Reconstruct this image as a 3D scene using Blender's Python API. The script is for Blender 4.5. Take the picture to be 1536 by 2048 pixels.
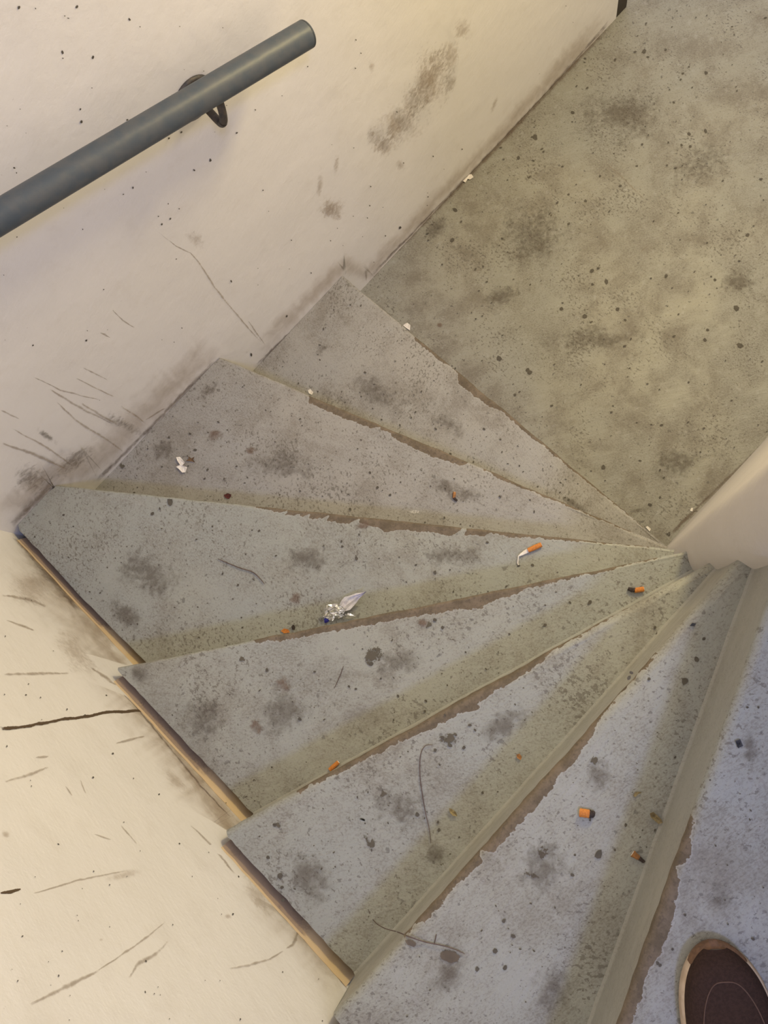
import bpy, math, random
from math import sin, cos, pi, sqrt, atan2, radians
from mathutils import Vector, Matrix, noise

for o in list(bpy.data.objects):
    bpy.data.objects.remove(o)
S = bpy.context.scene
COL = S.collection
RND = random.Random(11)

# ------------------------------------------------------------------ camera
F = 1865.8
CP = Vector((0.6102, -1.0677, 2.5007))
CM = Matrix(((0.6827033, 0.7306498, -0.0069144),
             (-0.7132932, 0.6643738, -0.2231638),
             (-0.1584608, 0.1572867, 0.9747564)))
cd = bpy.data.cameras.new('camera')
cam = bpy.data.objects.new('camera', cd)
COL.objects.link(cam)
cam.matrix_world = Matrix.Translation(CP) @ CM.to_4x4()
cd.sensor_fit = 'VERTICAL'
cd.sensor_height = 36.0
cd.lens = F / 2048 * 36.0
cd.clip_start = 0.02
S.camera = cam

# ------------------------------------------------------------------ light
S.view_settings.view_transform = 'Standard'
S.view_settings.look = 'None'
S.view_settings.gamma = 1
S.view_settings.use_curve_mapping = False
S.view_settings.exposure = 0.32
w = bpy.data.worlds.new('world')
S.world = w
w.use_nodes = True
w.node_tree.nodes['Background'].inputs[0].default_value = (1.0, 0.955, 0.975, 1)
w.node_tree.nodes['Background'].inputs[1].default_value = 1.0


def area(name, loc, target, size, power, color, size_y=None):
    l = bpy.data.lights.new(name, 'AREA')
    l.energy = power
    l.color = color
    l.shape = 'RECTANGLE'
    l.size = size
    l.size_y = size_y or size
    o = bpy.data.objects.new(name, l)
    COL.objects.link(o)
    o.location = loc
    o.rotation_euler = (Vector(target) - Vector(loc)).to_track_quat('-Z', 'Y').to_euler()
    return o


# daylight falling down the upper flight, and the warm lamp over the lower landing
area('stairwell_daylight', (0.22, -3.45, 6.6), (0.6, -0.2, 1.1), 0.7, 80, (0.36, 0.46, 1.0), 0.5)
area('landing_lamp', (2.25, -0.52, 1.98), (0.6, -0.75, 0.5), 0.28, 18.5, (1.0, 0.80, 0.36), 0.30)

# ------------------------------------------------------------------ measured stair layout (metres)
Z = [0, 0.1609, 0.3614, 0.5256, 0.6968, 0.8703, 1.0539, 1.2250, 1.400, 1.575, 1.750]
CX, CY, CR = 1.008, -1.187, 0.078      # rounded end of the spine wall


def ray(x, y):
    return CM @ Vector(((x - 768) / F, (1024 - y) / F, -1.0))


def onz(x, y, z):
    d = ray(x, y)
    return CP + d * ((z - CP.z) / d.z)


def ony(x, y, Y=0.0):
    d = ray(x, y)
    return CP + d * ((Y - CP.y) / d.y)


def onx(x, y, X=0.0):
    d = ray(x, y)
    return CP + d * ((X - CP.x) / d.x)


# ------------------------------------------------------------------ materials
def new_mat(name):
    m = bpy.data.materials.new(name)
    m.use_nodes = True
    nt = m.node_tree
    nt.nodes.clear()
    return m, nt


class NB:
    def __init__(s, nt):
        s.nt = nt

    def n(s, typ, **kw):
        nd = s.nt.nodes.new(typ)
        ins = kw.pop('ins', {})
        for k, v in kw.items():
            setattr(nd, k, v)
        for k, v in ins.items():
            if hasattr(v, 'node'):
                s.nt.links.new(v, nd.inputs[k])
            else:
                nd.inputs[k].default_value = v
        return nd

    def math(s, op, a, b=0.0, c=0.0, clamp=False):
        return s.n('ShaderNodeMath', operation=op, use_clamp=clamp, ins={0: a, 1: b, 2: c}).outputs[0]

    def noise(s, vec, scale, detail=4, rough=0.55, dist=0.0):
        return s.n('ShaderNodeTexNoise', ins={'Vector': vec, 'Scale': scale, 'Detail': detail,
                   'Roughness': rough, 'Distortion': dist}).outputs[0]

    def ramp(s, v, a, b, lo=0.0, hi=1.0):
        return s.n('ShaderNodeMapRange', interpolation_type='SMOOTHSTEP',
                   ins={'Value': v, 'From Min': a, 'From Max': b, 'To Min': lo, 'To Max': hi}).outputs[0]

    def mix(s, f, a, b):
        nd = s.n('ShaderNodeMix', data_type='RGBA')
        for i, v in ((0, f), (6, a), (7, b)):
            if hasattr(v, 'node'):
                s.nt.links.new(v, nd.inputs[i])
            else:
                nd.inputs[i].default_value = v if i == 0 else (*v, 1)
        return nd.outputs[2]

    def mapping(s, vec, scale=(1, 1, 1), rot=(0, 0, 0)):
        r = s.n('ShaderNodeMapping', ins={'Vector': vec, 'Rotation': rot})
        m = s.n('ShaderNodeMapping', ins={'Vector': r.outputs[0], 'Scale': scale})
        return m.outputs[0]

    def bump(s, h, strength, dist, prev=None):
        nd = s.n('ShaderNodeBump', ins={'Height': h, 'Strength': strength, 'Distance': dist})
        if prev is not None:
            s.nt.links.new(prev, nd.inputs['Normal'])
        return nd.outputs[0]

    def out(s, color, rough, normal=None, metallic=0.0, spec=0.4):
        p = s.n('ShaderNodeBsdfPrincipled', ins={'Metallic': metallic, 'Specular IOR Level': spec})
        for k, v in (('Base Color', color), ('Roughness', rough), ('Normal', normal)):
            if v is None:
                continue
            if hasattr(v, 'node'):
                s.nt.links.new(v, p.inputs[k])
            else:
                p.inputs[k].default_value = (*v, 1) if k == 'Base Color' else v
        o = s.n('ShaderNodeOutputMaterial')
        s.nt.links.new(p.outputs[0], o.inputs[0])
        return p


def paint_material(name, rot, curve=None, ulen=1.1, dirt=0.5, fleck=1.0, base=(0.335, 0.345, 0.325), worn_amp=0.0042):
    """grey floor paint over concrete: streaky grime, specks, and paint worn off the nosing"""
    m, nt = new_mat(name)
    b = NB(nt)
    co = b.n('ShaderNodeNewGeometry').outputs['Position']
    big = b.noise(co, 2.6, 4, 0.6)
    mid = b.noise(co, 9, 8, 0.7, 0.3)
    st = b.mapping(co, (16, 110, 16), (0, 0, rot))
    streak = b.noise(st, 1.0, 5, 0.65)
    fine = b.noise(co, 190, 3, 0.6)
    micro = b.noise(b.mapping(co, (150, 420, 150), (0, 0, rot + 0.4)), 1.0, 3, 0.6)
    c = b.mix(b.ramp(big, 0.3, 0.7), base, tuple(x * y for x, y in zip(base, (1.07, 1.03, 0.96))))
    c = b.mix(b.ramp(streak, 0.4, 0.75, 0, 0.30), c, (0.33, 0.325, 0.30))
    # broad traffic grime
    g = b.math('MULTIPLY', b.ramp(mid, 0.42, 0.72), b.ramp(big, 0.32, 0.62))
    c = b.mix(b.math('MULTIPLY', g, dirt), c, (0.155, 0.13, 0.10))
    # fine streaky mottling inside the grime
    f = b.math('MULTIPLY', b.ramp(micro, 0.50, 0.66), b.ramp(mid, 0.36, 0.60))
    c = b.mix(b.math('MULTIPLY', f, min(1, dirt * 1.0)), c, (0.15, 0.13, 0.105))
    c = b.mix(b.ramp(fine, 0.62, 0.74, 0, 0.55), c, (0.16, 0.145, 0.125))
    sp = b.noise(co, 75, 2, 0.5)
    c = b.mix(b.math('MULTIPLY', b.ramp(sp, 0.68, 0.72), 0.6 * fleck), c, (0.10, 0.092, 0.08))
    # clusters of small peeled flecks and a stipple of ground-in dirt
    cl = b.noise(co, 6.5, 3, 0.55)
    fl = b.math('ADD', b.noise(b.mapping(co, (125, 165, 150), (0, 0, rot + 0.9)), 1.0, 4, 0.6), b.math('MULTIPLY', b.math('SUBTRACT', cl, 0.5), 0.42))
    c = b.mix(b.ramp(fl, 0.615, 0.64, 0, 0.72 * fleck), c, (0.125, 0.112, 0.092))
    stp = b.math('ADD', b.noise(co, 260, 2, 0.6), b.math('MULTIPLY', b.math('SUBTRACT', mid, 0.5), 0.5))
    c = b.mix(b.ramp(stp, 0.50, 0.64, 0, 0.34 * fleck), c, (0.15, 0.132, 0.11))
    c = b.mix(b.ramp(b.noise(co, 45, 3, 0.6), 0.6, 0.7, 0, 0.3), c, (0.36, 0.355, 0.335))
    h = b.math('ADD', b.math('MULTIPLY', streak, 0.5), b.math('MULTIPLY', fine, 0.25))
    rough = b.ramp(mid, 0.3, 0.7, 0.42, 0.62)
    if curve:
        uv = b.n('ShaderNodeUVMap').outputs[0]
        sx = b.n('ShaderNodeSeparateXYZ', ins={0: uv})
        fc = b.n('ShaderNodeFloatCurve')
        cm = fc.mapping
        cm.use_clip = False
        cv = cm.curves[0]
        pts = [(0.0, 0.0)] + curve + [(1.0, 0.0)]
        for i, (x, y) in enumerate(pts):
            p = cv.points[0] if i == 0 else (cv.points[1] if i == len(pts) - 1 else cv.points.new(x, y))
            if i in (0, len(pts) - 1):
                p.location = (x, y)
            p.handle_type = 'VECTOR'
        cm.update()
        nt.links.new(b.math('DIVIDE', sx.outputs[0], ulen), fc.inputs['Value'])
        wid = b.math('MULTIPLY', fc.outputs[0], 0.04)
        en = b.math('MULTIPLY', b.math('SUBTRACT', b.noise(co, 95, 5, 0.65), 0.5), worn_amp * 4)
        en2 = b.math('MULTIPLY', b.math('SUBTRACT', b.noise(co, 30, 2, 0.5), 0.5), worn_amp * 2)
        v = b.math('ADD', b.math('ADD', sx.outputs[1], en), en2)
        has = b.math('GREATER_THAN', wid, 0.0015)
        worn = b.math('MULTIPLY', b.math('LESS_THAN', v, wid), has)
        rim = b.math('MULTIPLY', b.math('LESS_THAN', v, b.math('ADD', wid, 0.0022)), has)
        c = b.mix(b.math('MULTIPLY', rim, 0.3), c, (0.42, 0.41, 0.39))
        wc = b.mix(b.ramp(b.noise(co, 40, 6, 0.7), 0.35, 0.65), (0.115, 0.09, 0.06), (0.18, 0.14, 0.10))
        wc = b.mix(b.ramp(fine, 0.5, 0.7, 0, 0.6), wc, (0.08, 0.065, 0.05))
        c = b.mix(worn, c, wc)
        h = b.math('SUBTRACT', h, b.math('MULTIPLY', worn, 0.55))
        rough = b.math('ADD', rough, b.math('MULTIPLY', worn, 0.3))
    nrm = b.bump(h, 0.55, 0.003)
    b.out(c, rough, nrm, spec=0.45)
    return m


def plaster_material(name, base=(0.80, 0.775, 0.755)):
    m, nt = new_mat(name)
    b = NB(nt)
    co = b.n('ShaderNodeNewGeometry').outputs['Position']
    big = b.noise(co, 3.0, 4, 0.6)
    mid = b.noise(co, 14, 6, 0.65)
    fine = b.noise(co, 120, 3, 0.6)
    c = b.mix(b.ramp(big, 0.35, 0.7), base, tuple(x * 0.95 for x in base))
    c = b.mix(b.math('MULTIPLY', b.ramp(mid, 0.5, 0.75), 0.22), c, (0.60, 0.55, 0.50))
    c = b.mix(b.ramp(fine, 0.68, 0.78, 0, 0.35), c, (0.42, 0.38, 0.34))
    br = b.noise(b.mapping(co, (14, 14, 120), (0.35, 0.35, 0)), 1.0, 3, 0.5)
    h = b.math('ADD', b.math('ADD', b.math('MULTIPLY', big, 1.6), b.math('MULTIPLY', mid, 0.5)),
               b.math('ADD', b.math('MULTIPLY', fine, 0.06), b.math('MULTIPLY', br, 0.10)))
    b.out(c, 0.5, b.bump(h, 0.5, 0.006), spec=0.35)
    return m


def decal_material(name, color, lo, hi, strength=1.0, scale=60, stretch=(1, 1), color2=None, soft=0.2, mode='round'):
    """dirt and painted shade on a surface: noise broken patch fading at its rim (uv runs -1..1 over the patch)"""
    m, nt = new_mat(name)
    b = NB(nt)
    co = b.n('ShaderNodeNewGeometry').outputs['Position']
    uv = b.n('ShaderNodeUVMap').outputs[0]
    if mode == 'round':
        r = b.n('ShaderNodeVectorMath', operation='LENGTH', ins={0: uv}).outputs['Value']
    else:
        sx = b.n('ShaderNodeSeparateXYZ', ins={0: uv})
        r = b.math('MAXIMUM', b.math('ABSOLUTE', sx.outputs[1]), b.math('POWER', b.math('ABSOLUTE', sx.outputs[0]), 6))
    nz = b.noise(co, scale, 7, 0.68, 0.4)
    nz = b.math('ADD', nz, b.math('MULTIPLY', b.math('SUBTRACT', b.noise(co, scale * 0.22, 3, 0.5), 0.5), 0.6))
    fall = b.ramp(r, soft, 1.0, 1, 0)
    a = b.math('ADD', nz, b.math('MULTIPLY', b.math('SUBTRACT', fall, 1.0), 0.55))
    a = b.math('MULTIPLY', b.ramp(a, lo, hi), strength)
    a = b.math('MULTIPLY', a, b.ramp(r, 0.8, 1.0, 1, 0))
    c = color if color2 is None else b.mix(b.ramp(nz, 0.4, 0.6), color, color2)
    p = b.n('ShaderNodeBsdfPrincipled', ins={'Roughness': 0.75, 'Specular IOR Level': 0.2})
    if hasattr(c, 'node'):
        nt.links.new(c, p.inputs['Base Color'])
    else:
        p.inputs['Base Color'].default_value = (*c, 1)
    t = b.n('ShaderNodeBsdfTransparent')
    mx = b.n('ShaderNodeMixShader')
    nt.links.new(a, mx.inputs[0])
    nt.links.new(t.outputs[0], mx.inputs[1])
    nt.links.new(p.outputs[0], mx.inputs[2])
    o = b.n('ShaderNodeOutputMaterial')
    nt.links.new(mx.outputs[0], o.inputs[0])
    return m


def plain(name, color, rough=0.6, metallic=0.0, color2=None, scale=60, bump=0.0, spec=0.4):
    m, nt = new_mat(name)
    b = NB(nt)
    co = b.n('ShaderNodeTexCoord').outputs['Object']
    nz = b.noise(co, scale, 5, 0.6)
    c = b.mix(b.ramp(nz, 0.35, 0.65), color, color2 or tuple(x * 0.8 for x in color))
    b.out(c, rough, b.bump(nz, bump, 0.002) if bump else None, metallic, spec)
    return m


D = {
    'grime': decal_material('grime', (0.12, 0.098, 0.072), 0.455, 0.50, 0.68, 170, soft=-0.5),
    'haze': decal_material('traffic_dirt', (0.15, 0.125, 0.10), 0.16, 0.60, 0.50, 70, soft=-0.1),
    'rust': decal_material('rust_stain', (0.20, 0.135, 0.10), 0.16, 0.60, 0.62, 80, soft=0.1),
    'peel': decal_material('peeled_paint', (0.12, 0.105, 0.08), 0.36, 0.39, 0.9, 120, soft=-0.1),
    'bare': decal_material('bare_concrete', (0.15, 0.12, 0.09), 0.28, 0.31, 0.9, 50, soft=0.1),
    'spot': plain('dark_spot', (0.10, 0.088, 0.07), 0.8),
    'smudge': decal_material('shoe_smudge', (0.44, 0.35, 0.27), 0.06, 0.62, 0.36, 85, soft=-0.1),
    'wash': decal_material('wall_grubbiness', (0.42, 0.32, 0.22), -0.15, 0.9, 0.40, 20, soft=0.0, mode='strip'),
    'seam': decal_material('seam_dirt_shade', (0.17, 0.12, 0.09), 0.0, 0.75, 0.62, 50, soft=0.0, mode='strip'),  # dirt lines at wall feet, plus painted shade beside the treads
    'scuff': decal_material('scuff', (0.38, 0.31, 0.24), 0.0, 0.62, 0.5, 60, soft=0.0, mode='strip'),
    'crack': decal_material('crack', (0.11, 0.075, 0.045), 0.10, 0.28, 0.95, 120, soft=0.3, mode='strip'),
    'pale': decal_material('pale_scrape', (0.62, 0.60, 0.58), 0.36, 0.5, 0.7, 120, soft=0.2),
}


# ------------------------------------------------------------------ mesh builder
class MB:
    def __init__(s, origin=(0, 0, 0)):
        s.v, s.f, s.mi, s.uv, s.mats, s.lift = [], [], [], [], [], 0
        s.o = Vector(origin)

    def slot(s, m):
        if m not in s.mats:
            s.mats.append(m)
        return s.mats.index(m)

    def face(s, pts, mat, uv=None):
        i = len(s.v)
        s.v += [Vector(p) - s.o for p in pts]
        s.f.append(list(range(i, i + len(pts))))
        s.mi.append(s.slot(mat))
        s.uv.append(uv or [(0, 0)] * len(pts))

    def grid(s, rows, mat, uvs=None, close=False, flip=False):
        """rows of equal length -> shared-vertex quads"""
        n = len(rows[0])
        i0 = len(s.v)
        for r in rows:
            s.v += [Vector(p) - s.o for p in r]
        si = s.slot(mat)
        for j in range(len(rows) - 1):
            for i in range(n if close else n - 1):
                k = (i + 1) % n
                q = [(j, i), (j, k), (j + 1, k), (j + 1, i)]
                if flip:
                    q.reverse()
                s.f.append([i0 + a * n + c for a, c in q])
                s.mi.append(si)
                s.uv.append([uvs[a][c] if uvs else (0, 0) for a, c in q])

    def build(s, name, parent=None, smooth=True):
        me = bpy.data.meshes.new(name)
        me.from_pydata([tuple(p) for p in s.v], [], s.f)
        for m in s.mats:
            me.materials.append(m)
        for p, mi in zip(me.polygons, s.mi):
            p.material_index = mi
            p.use_smooth = smooth
        l = me.uv_layers.new(name='UVMap')
        k = 0
        flat = []
        for u in s.uv:
            for a in u:
                flat += [a[0], a[1]]
        l.data.foreach_set('uv', flat)
        me.update()
        o = bpy.data.objects.new(name, me)
        COL.objects.link(o)
        if parent:
            o.parent = parent
        else:
            o.location = s.o
        return o


def tag(o, label=None, cat=None, group=None, kind=None):
    for k, v in (('label', label), ('category', cat), ('group', group), ('kind', kind)):
        if v:
            o[k] = v
    return o


def empty(name, loc, rz=0.0):
    o = bpy.data.objects.new(name, None)
    o.empty_display_size = 0.05
    o.location = loc
    o.rotation_euler = (0, 0, rz)
    COL.objects.link(o)
    return o


class Surf:
    """a flat painted surface that marks can be laid on"""
    def __init__(s, mb, kind, level=0.0):
        s.mb, s.kind, s.level, s.k = mb, kind, level, 0

    def at(s, x, y, lift=0.0):
        if s.kind == 'z':
            return onz(x, y, s.level) + Vector((0, 0, lift))
        if s.kind == 'a':
            return ony(x, y, 0.0) + Vector((0, -lift, 0))
        return onx(x, y, 0.0) + Vector((lift, 0, 0))

    def next_lift(s):
        s.k += 1
        return 0.0004 + s.k * 0.000012

    def patch(s, mat, cx, cy, rx, ry=None, ang=0.0):
        ry = ry or rx
        l = s.next_lift()
        ca, sa = cos(radians(ang)), sin(radians(ang))
        n = 14
        pts, uv = [], []
        for i in range(n):
            t = 2 * pi * i / n
            u, v = cos(t), sin(t)
            pts.append(s.at(cx + (u * rx * ca + v * ry * sa), cy - (u * rx * sa - v * ry * ca), l))
            uv.append((u, v))
        s.mb.face(pts, D[mat], uv)

    def blob(s, mat, cx, cy, r, stretch=1.0, ang=0.0):
        l = s.next_lift()
        n = RND.randint(6, 9)
        ca, sa = cos(ang), sin(ang)
        pts = []
        for i in range(n):
            t = -2 * pi * i / n
            q = r * RND.uniform(0.7, 1.15)
            u, v = q * cos(t) * stretch, q * sin(t)
            pts.append(s.at(cx + u * ca - v * sa, cy + u * sa + v * ca, l))
        s.mb.face(pts, D[mat] if isinstance(mat, str) else mat)

    def stroke(s, mat, pts, width, jitter=0.0, taper=True):
        """strip following image-measured points; uv x along, y across, both -1..1"""
        l = s.next_lift()
        P = []
        for (a, b_) in zip(pts[:-1], pts[1:]):
            seg = max(2, int(math.dist(a, b_) / 9))
            for i in range(seg):
                t = i / seg
                P.append((a[0] + (b_[0] - a[0]) * t, a[1] + (b_[1] - a[1]) * t))
        P.append(pts[-1])
        n = len(P)
        A, B, U = [], [], []
        for i, p in enumerate(P):
            q0, q1 = P[max(0, i - 1)], P[min(n - 1, i + 1)]
            dx, dy = q1[0] - q0[0], q1[1] - q0[1]
            L = math.hypot(dx, dy) or 1
            nx, ny = -dy / L, dx / L
            t = i / (n - 1)
            j = noise.noise(Vector((p[0] * .05, p[1] * .05, 3.1))) * jitter
            wd = width * 0.5 * ((0.35 + 0.65 * sin(pi * t)) if taper else 1) * (1 + 0.35 * noise.noise(Vector((p[0] * .08, p[1] * .08, 0))))
            A.append(s.at(p[0] + nx * (wd + j), p[1] + ny * (wd + j), l))
            B.append(s.at(p[0] - nx * (wd - j), p[1] - ny * (wd - j), l))
            U.append(2 * t - 1)
        s.mb.grid([A, B], D[mat], [[(u, 1) for u in U], [(u, -1) for u in U]])


# ------------------------------------------------------------------ setting: floor and walls
plaster = plaster_material('wall_plaster')
floor_mat = paint_material('landing_paint', radians(35), dirt=0.85, fleck=1.35, base=(0.25, 0.247, 0.218))

fm = MB()
fm.grid([[(x, y, 0) for x in (0.0, 1.2, 2.4, 4.2)] for y in (-2.4, -1.1, 0.0, 1.2)], floor_mat)
fs = Surf(fm, 'z', 0.0)
for (x, y, rx, ry, a, m) in [
        (1070, 470, 150, 120, 20, 'haze'), (1240, 230, 180, 110, 10, 'haze'), (1350, 930, 110, 60, 15, 'haze'),
        (1345, 925, 90, 45, 10, 'grime'), (1100, 430, 120, 70, 25, 'grime'), (1010, 590, 90, 40, 20, 'haze'),
        (930, 720, 40, 16, 20, 'grime'), (900, 745, 30, 10, 25, 'grime'), (870, 460, 60, 30, 40, 'haze'),
        (1180, 680, 170, 60, 8, 'haze'), (1400, 330, 120, 70, 20, 'haze'), (1480, 560, 70, 60, 0, 'haze'),
        (1210, 990, 60, 22, 30, 'grime'), (1390, 985, 60, 16, 45, 'grime'), (1450, 935, 60, 14, 45, 'grime'),
        (880, 650, 10, 9, 0, 'rust'), (1280, 1020, 50, 26, 20, 'haze'), (1240, 40, 40, 20, 45, 'grime'),
        (940, 520, 26, 9, 15, 'grime'), (1010, 590, 40, 12, 15, 'grime'), (790, 560, 40, 16, 40, 'grime'),
        (1170, 620, 60, 14, 10, 'grime'), (1480, 690, 20, 8, -20, 'peel')]:
    fs.patch(m, x, y, rx, ry, a)
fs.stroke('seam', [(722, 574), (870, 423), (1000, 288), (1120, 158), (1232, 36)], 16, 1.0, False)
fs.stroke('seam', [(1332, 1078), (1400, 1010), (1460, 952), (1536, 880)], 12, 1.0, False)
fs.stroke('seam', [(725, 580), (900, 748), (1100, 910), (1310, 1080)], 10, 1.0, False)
fs.stroke('scuff', [(1210, 325), (1240, 350), (1290, 400)], 5)
fs.stroke('scuff', [(1280, 505), (1300, 487)], 6)
for (x, y, r) in [(1070, 275, 6), (1037, 316, 4), (1123, 618, 5), (1170, 633, 5), (1235, 619, 4.5), (1184, 542, 5), (1213, 564, 5),
                  (1473, 617, 7), (1185, 569, 3), (1288, 103, 5), (1331, 100, 3), (1412, 146, 4), (1230, 120, 3), (1378, 268, 4),
                  (1411, 262, 4), (1363, 290, 3), (1380, 293, 3), (1347, 205, 3), (998, 717, 6), (1055, 740, 4), (1060, 745, 5),
                  (1332, 552, 4), (1480, 692, 6), (1020, 222, 3), (910, 420, 5), (905, 480, 5), (1430, 560, 3), (1200, 352, 3),
                  (1145, 225, 4), (1137, 389, 3), (1171, 402, 3), (1030, 790, 3), (1206, 935, 5), (1300, 1010, 4), (1320, 995, 3),
                  (1415, 660, 3), (1495, 470, 4), (1250, 640, 3), (1410, 680, 4)]:
    fs.blob('spot', x, y, r * 0.9, 1.2, RND.uniform(0, 3))
for i in range(330):
    x, y = RND.uniform(760, 1540), RND.uniform(0, 1080)
    P = onz(x, y, 0)
    if P.y > -0.01 or P.y < -1.1 or P.x < 1.05:
        continue
    fs.blob('spot', x, y, RND.choice((0.9, 1.1, 1.4, 1.9)), RND.uniform(1, 2.2), RND.uniform(-.9, .3))
tag(fm.build('floor'), 'grey green painted concrete landing floor at the foot of the stairs', kind='structure')

TOPZ = 4.3
# wall the handrail hangs on
am = MB()


def wall_a_pt(x, z):
    fillet = 0.0 * max(0, 1 - z / 0.05) ** 2 if x > 1.05 else 0
    return (x, 0.0012 * noise.noise(Vector((x * 3, z * 3, 1))) - fillet, z)


xs = [-0.03] + [2.1235 * i / 60 for i in range(61)]
zs = [0, .004, .010, .018, .03, .05] + [0.1 + 0.05 * i for i in range(int((TOPZ - 0.1) / 0.05) + 1)]
am.grid([[wall_a_pt(x, z) for x in xs] for z in zs], plaster)
am.grid([[wall_a_pt(2.1235, z) for z in zs], [(2.131, 0.008, z) for z in zs], [(2.131, 0.22, z) for z in zs]], plaster, flip=True)
a_s = Surf(am, 'a')
for (x, y, rx, ry, a, m) in [
        (865, 150, 34, 70, -12, 'smudge'), (900, 110, 26, 40, -10, 'smudge'), (925, 60, 20, 26, -20, 'smudge'),
        (825, 205, 26, 40, -15, 'smudge'), (790, 262, 22, 34, -10, 'smudge'), (770, 290, 26, 26, 0, 'smudge'),
        (855, 165, 44, 80, -20, 'smudge'), (800, 245, 50, 46, -30, 'smudge'), (755, 275, 16, 34, -5, 'smudge'), (660, 415, 34, 26, 0, 'smudge'),
        (742, 270, 10, 22, -5, 'smudge'), (742, 132, 9, 16, 0, 'smudge'), (900, 165, 14, 26, -20, 'smudge'),
        (640, 370, 7, 34, -5, 'smudge'), (664, 420, 26, 24, 0, 'smudge'), (672, 330, 6, 28, -8, 'smudge'),
        (988, 210, 5, 22, -20, 'smudge'), (800, 330, 10, 14, 0, 'smudge'), (390, 478, 16, 26, 40, 'smudge'),
        (397, 245, 9, 7, 0, 'grime'), (185, 975, 36, 18, 45, 'grime'), (90, 870, 60, 14, -35, 'haze'),
        (250, 850, 70, 22, -30, 'haze'), (60, 960, 60, 60, 0, 'haze'), (150, 920, 90, 40, 40, 'haze')]:
    g_ = 1.45 if m == 'smudge' else 1.0
    a_s.patch(m, x, y, rx * g_, ry * g_, a)
a_s.stroke('scuff', [(310, 458), (328, 474), (352, 492), (380, 505), (400, 528), (430, 575), (468, 622), (500, 660), (528, 690)], 6, 1.5)
for pts, wd in [([(0, 885), (60, 905), (135, 938)], 10), ([(95, 775), (150, 810), (230, 850)], 9), ([(160, 805), (200, 830), (238, 850)], 10),
                ([(60, 750), (120, 780), (200, 800)], 6), ([(110, 800), (150, 840), (215, 880), (250, 905)], 8),
                ([(150, 755), (230, 795)], 5), ([(220, 615), (245, 640), (270, 655)], 5), ([(200, 665), (220, 675)], 6),
                ([(240, 810), (290, 845)], 6), ([(20, 855), (95, 895), (150, 935)], 7), ([(165, 735), (215, 760)], 5),
                ([(495, 640), (530, 690)], 5), ([(0, 820), (40, 838)], 7), ([(330, 815), (290, 840)], 5)]:
    a_s.stroke('scuff', pts, wd, 1.5)
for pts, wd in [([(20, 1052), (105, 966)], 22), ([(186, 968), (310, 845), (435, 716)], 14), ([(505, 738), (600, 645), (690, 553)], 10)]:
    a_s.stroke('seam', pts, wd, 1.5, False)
a_s.stroke('wash', [(10, 1040), (95, 950), (180, 930), (310, 805), (430, 680)], 90, 3, False)
a_s.stroke('wash', [(500, 715), (690, 525), (730, 550), (870, 400), (1000, 265), (1215, 30)], 44, 3, False)
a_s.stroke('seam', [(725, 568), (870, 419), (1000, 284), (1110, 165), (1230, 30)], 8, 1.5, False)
for (x, y, r) in [(37, 14, 5), (153, 13, 4), (124, 104, 5), (185, 114, 4), (258, 38, 4), (254, 239, 3), (160, 218, 3), (162, 243, 4),
                  (28, 335, 3), (420, 320, 4), (388, 340, 3), (337, 276, 3), (362, 264, 3), (323, 448, 3), (340, 437, 3),
                  (462, 562, 3), (473, 265, 3), (70, 16, 2), (265, 375, 3), (246, 388, 2), (32, 345, 2), (510, 219, 2),
                  (711, 79, 2), (710, 136, 2), (502, 709, 4), (800, 455, 4), (573, 632, 3), (65, 690, 3), (172, 680, 3), (345, 218, 2)]:
    a_s.blob('spot', x, y, r * 0.6, 1.4, RND.uniform(0, 3))
for i in range(120):
    x, y = RND.uniform(0, 1200), RND.uniform(0, 900)
    P = ony(x, y)
    if P.x < 0.02 or P.x > 2.1 or P.z < 0.03:
        continue
    a_s.blob('spot', x, y, RND.choice((0.7, 0.9, 1.2)), 1.3, RND.uniform(0, 3))
tag(am.build('wall_back'), 'scuffed white plaster wall carrying the handrail', kind='structure')

tm = MB()
dark = plain('dark_gap_fill', (0.045, 0.035, 0.028), 0.6)  # dark box put in for the dark gap beyond the wall end
X0, X1, Y0, Y1, ZT = 2.1245, 2.168, 0.0005, 0.24, 2.2
tm.grid([[(X0, Y0, z), (X1, Y0, z), (X1, Y1, z), (X0, Y1, z)] for z in (0.0, 1.1, ZT)], dark, close=True)
tm.face([(X0, Y0, ZT), (X1, Y0, ZT), (X1, Y1, ZT), (X0, Y1, ZT)], dark)
tag(tm.build('dark_infill_1', smooth=False), 'dark box at the end of the handrail wall', kind='structure')

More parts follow.
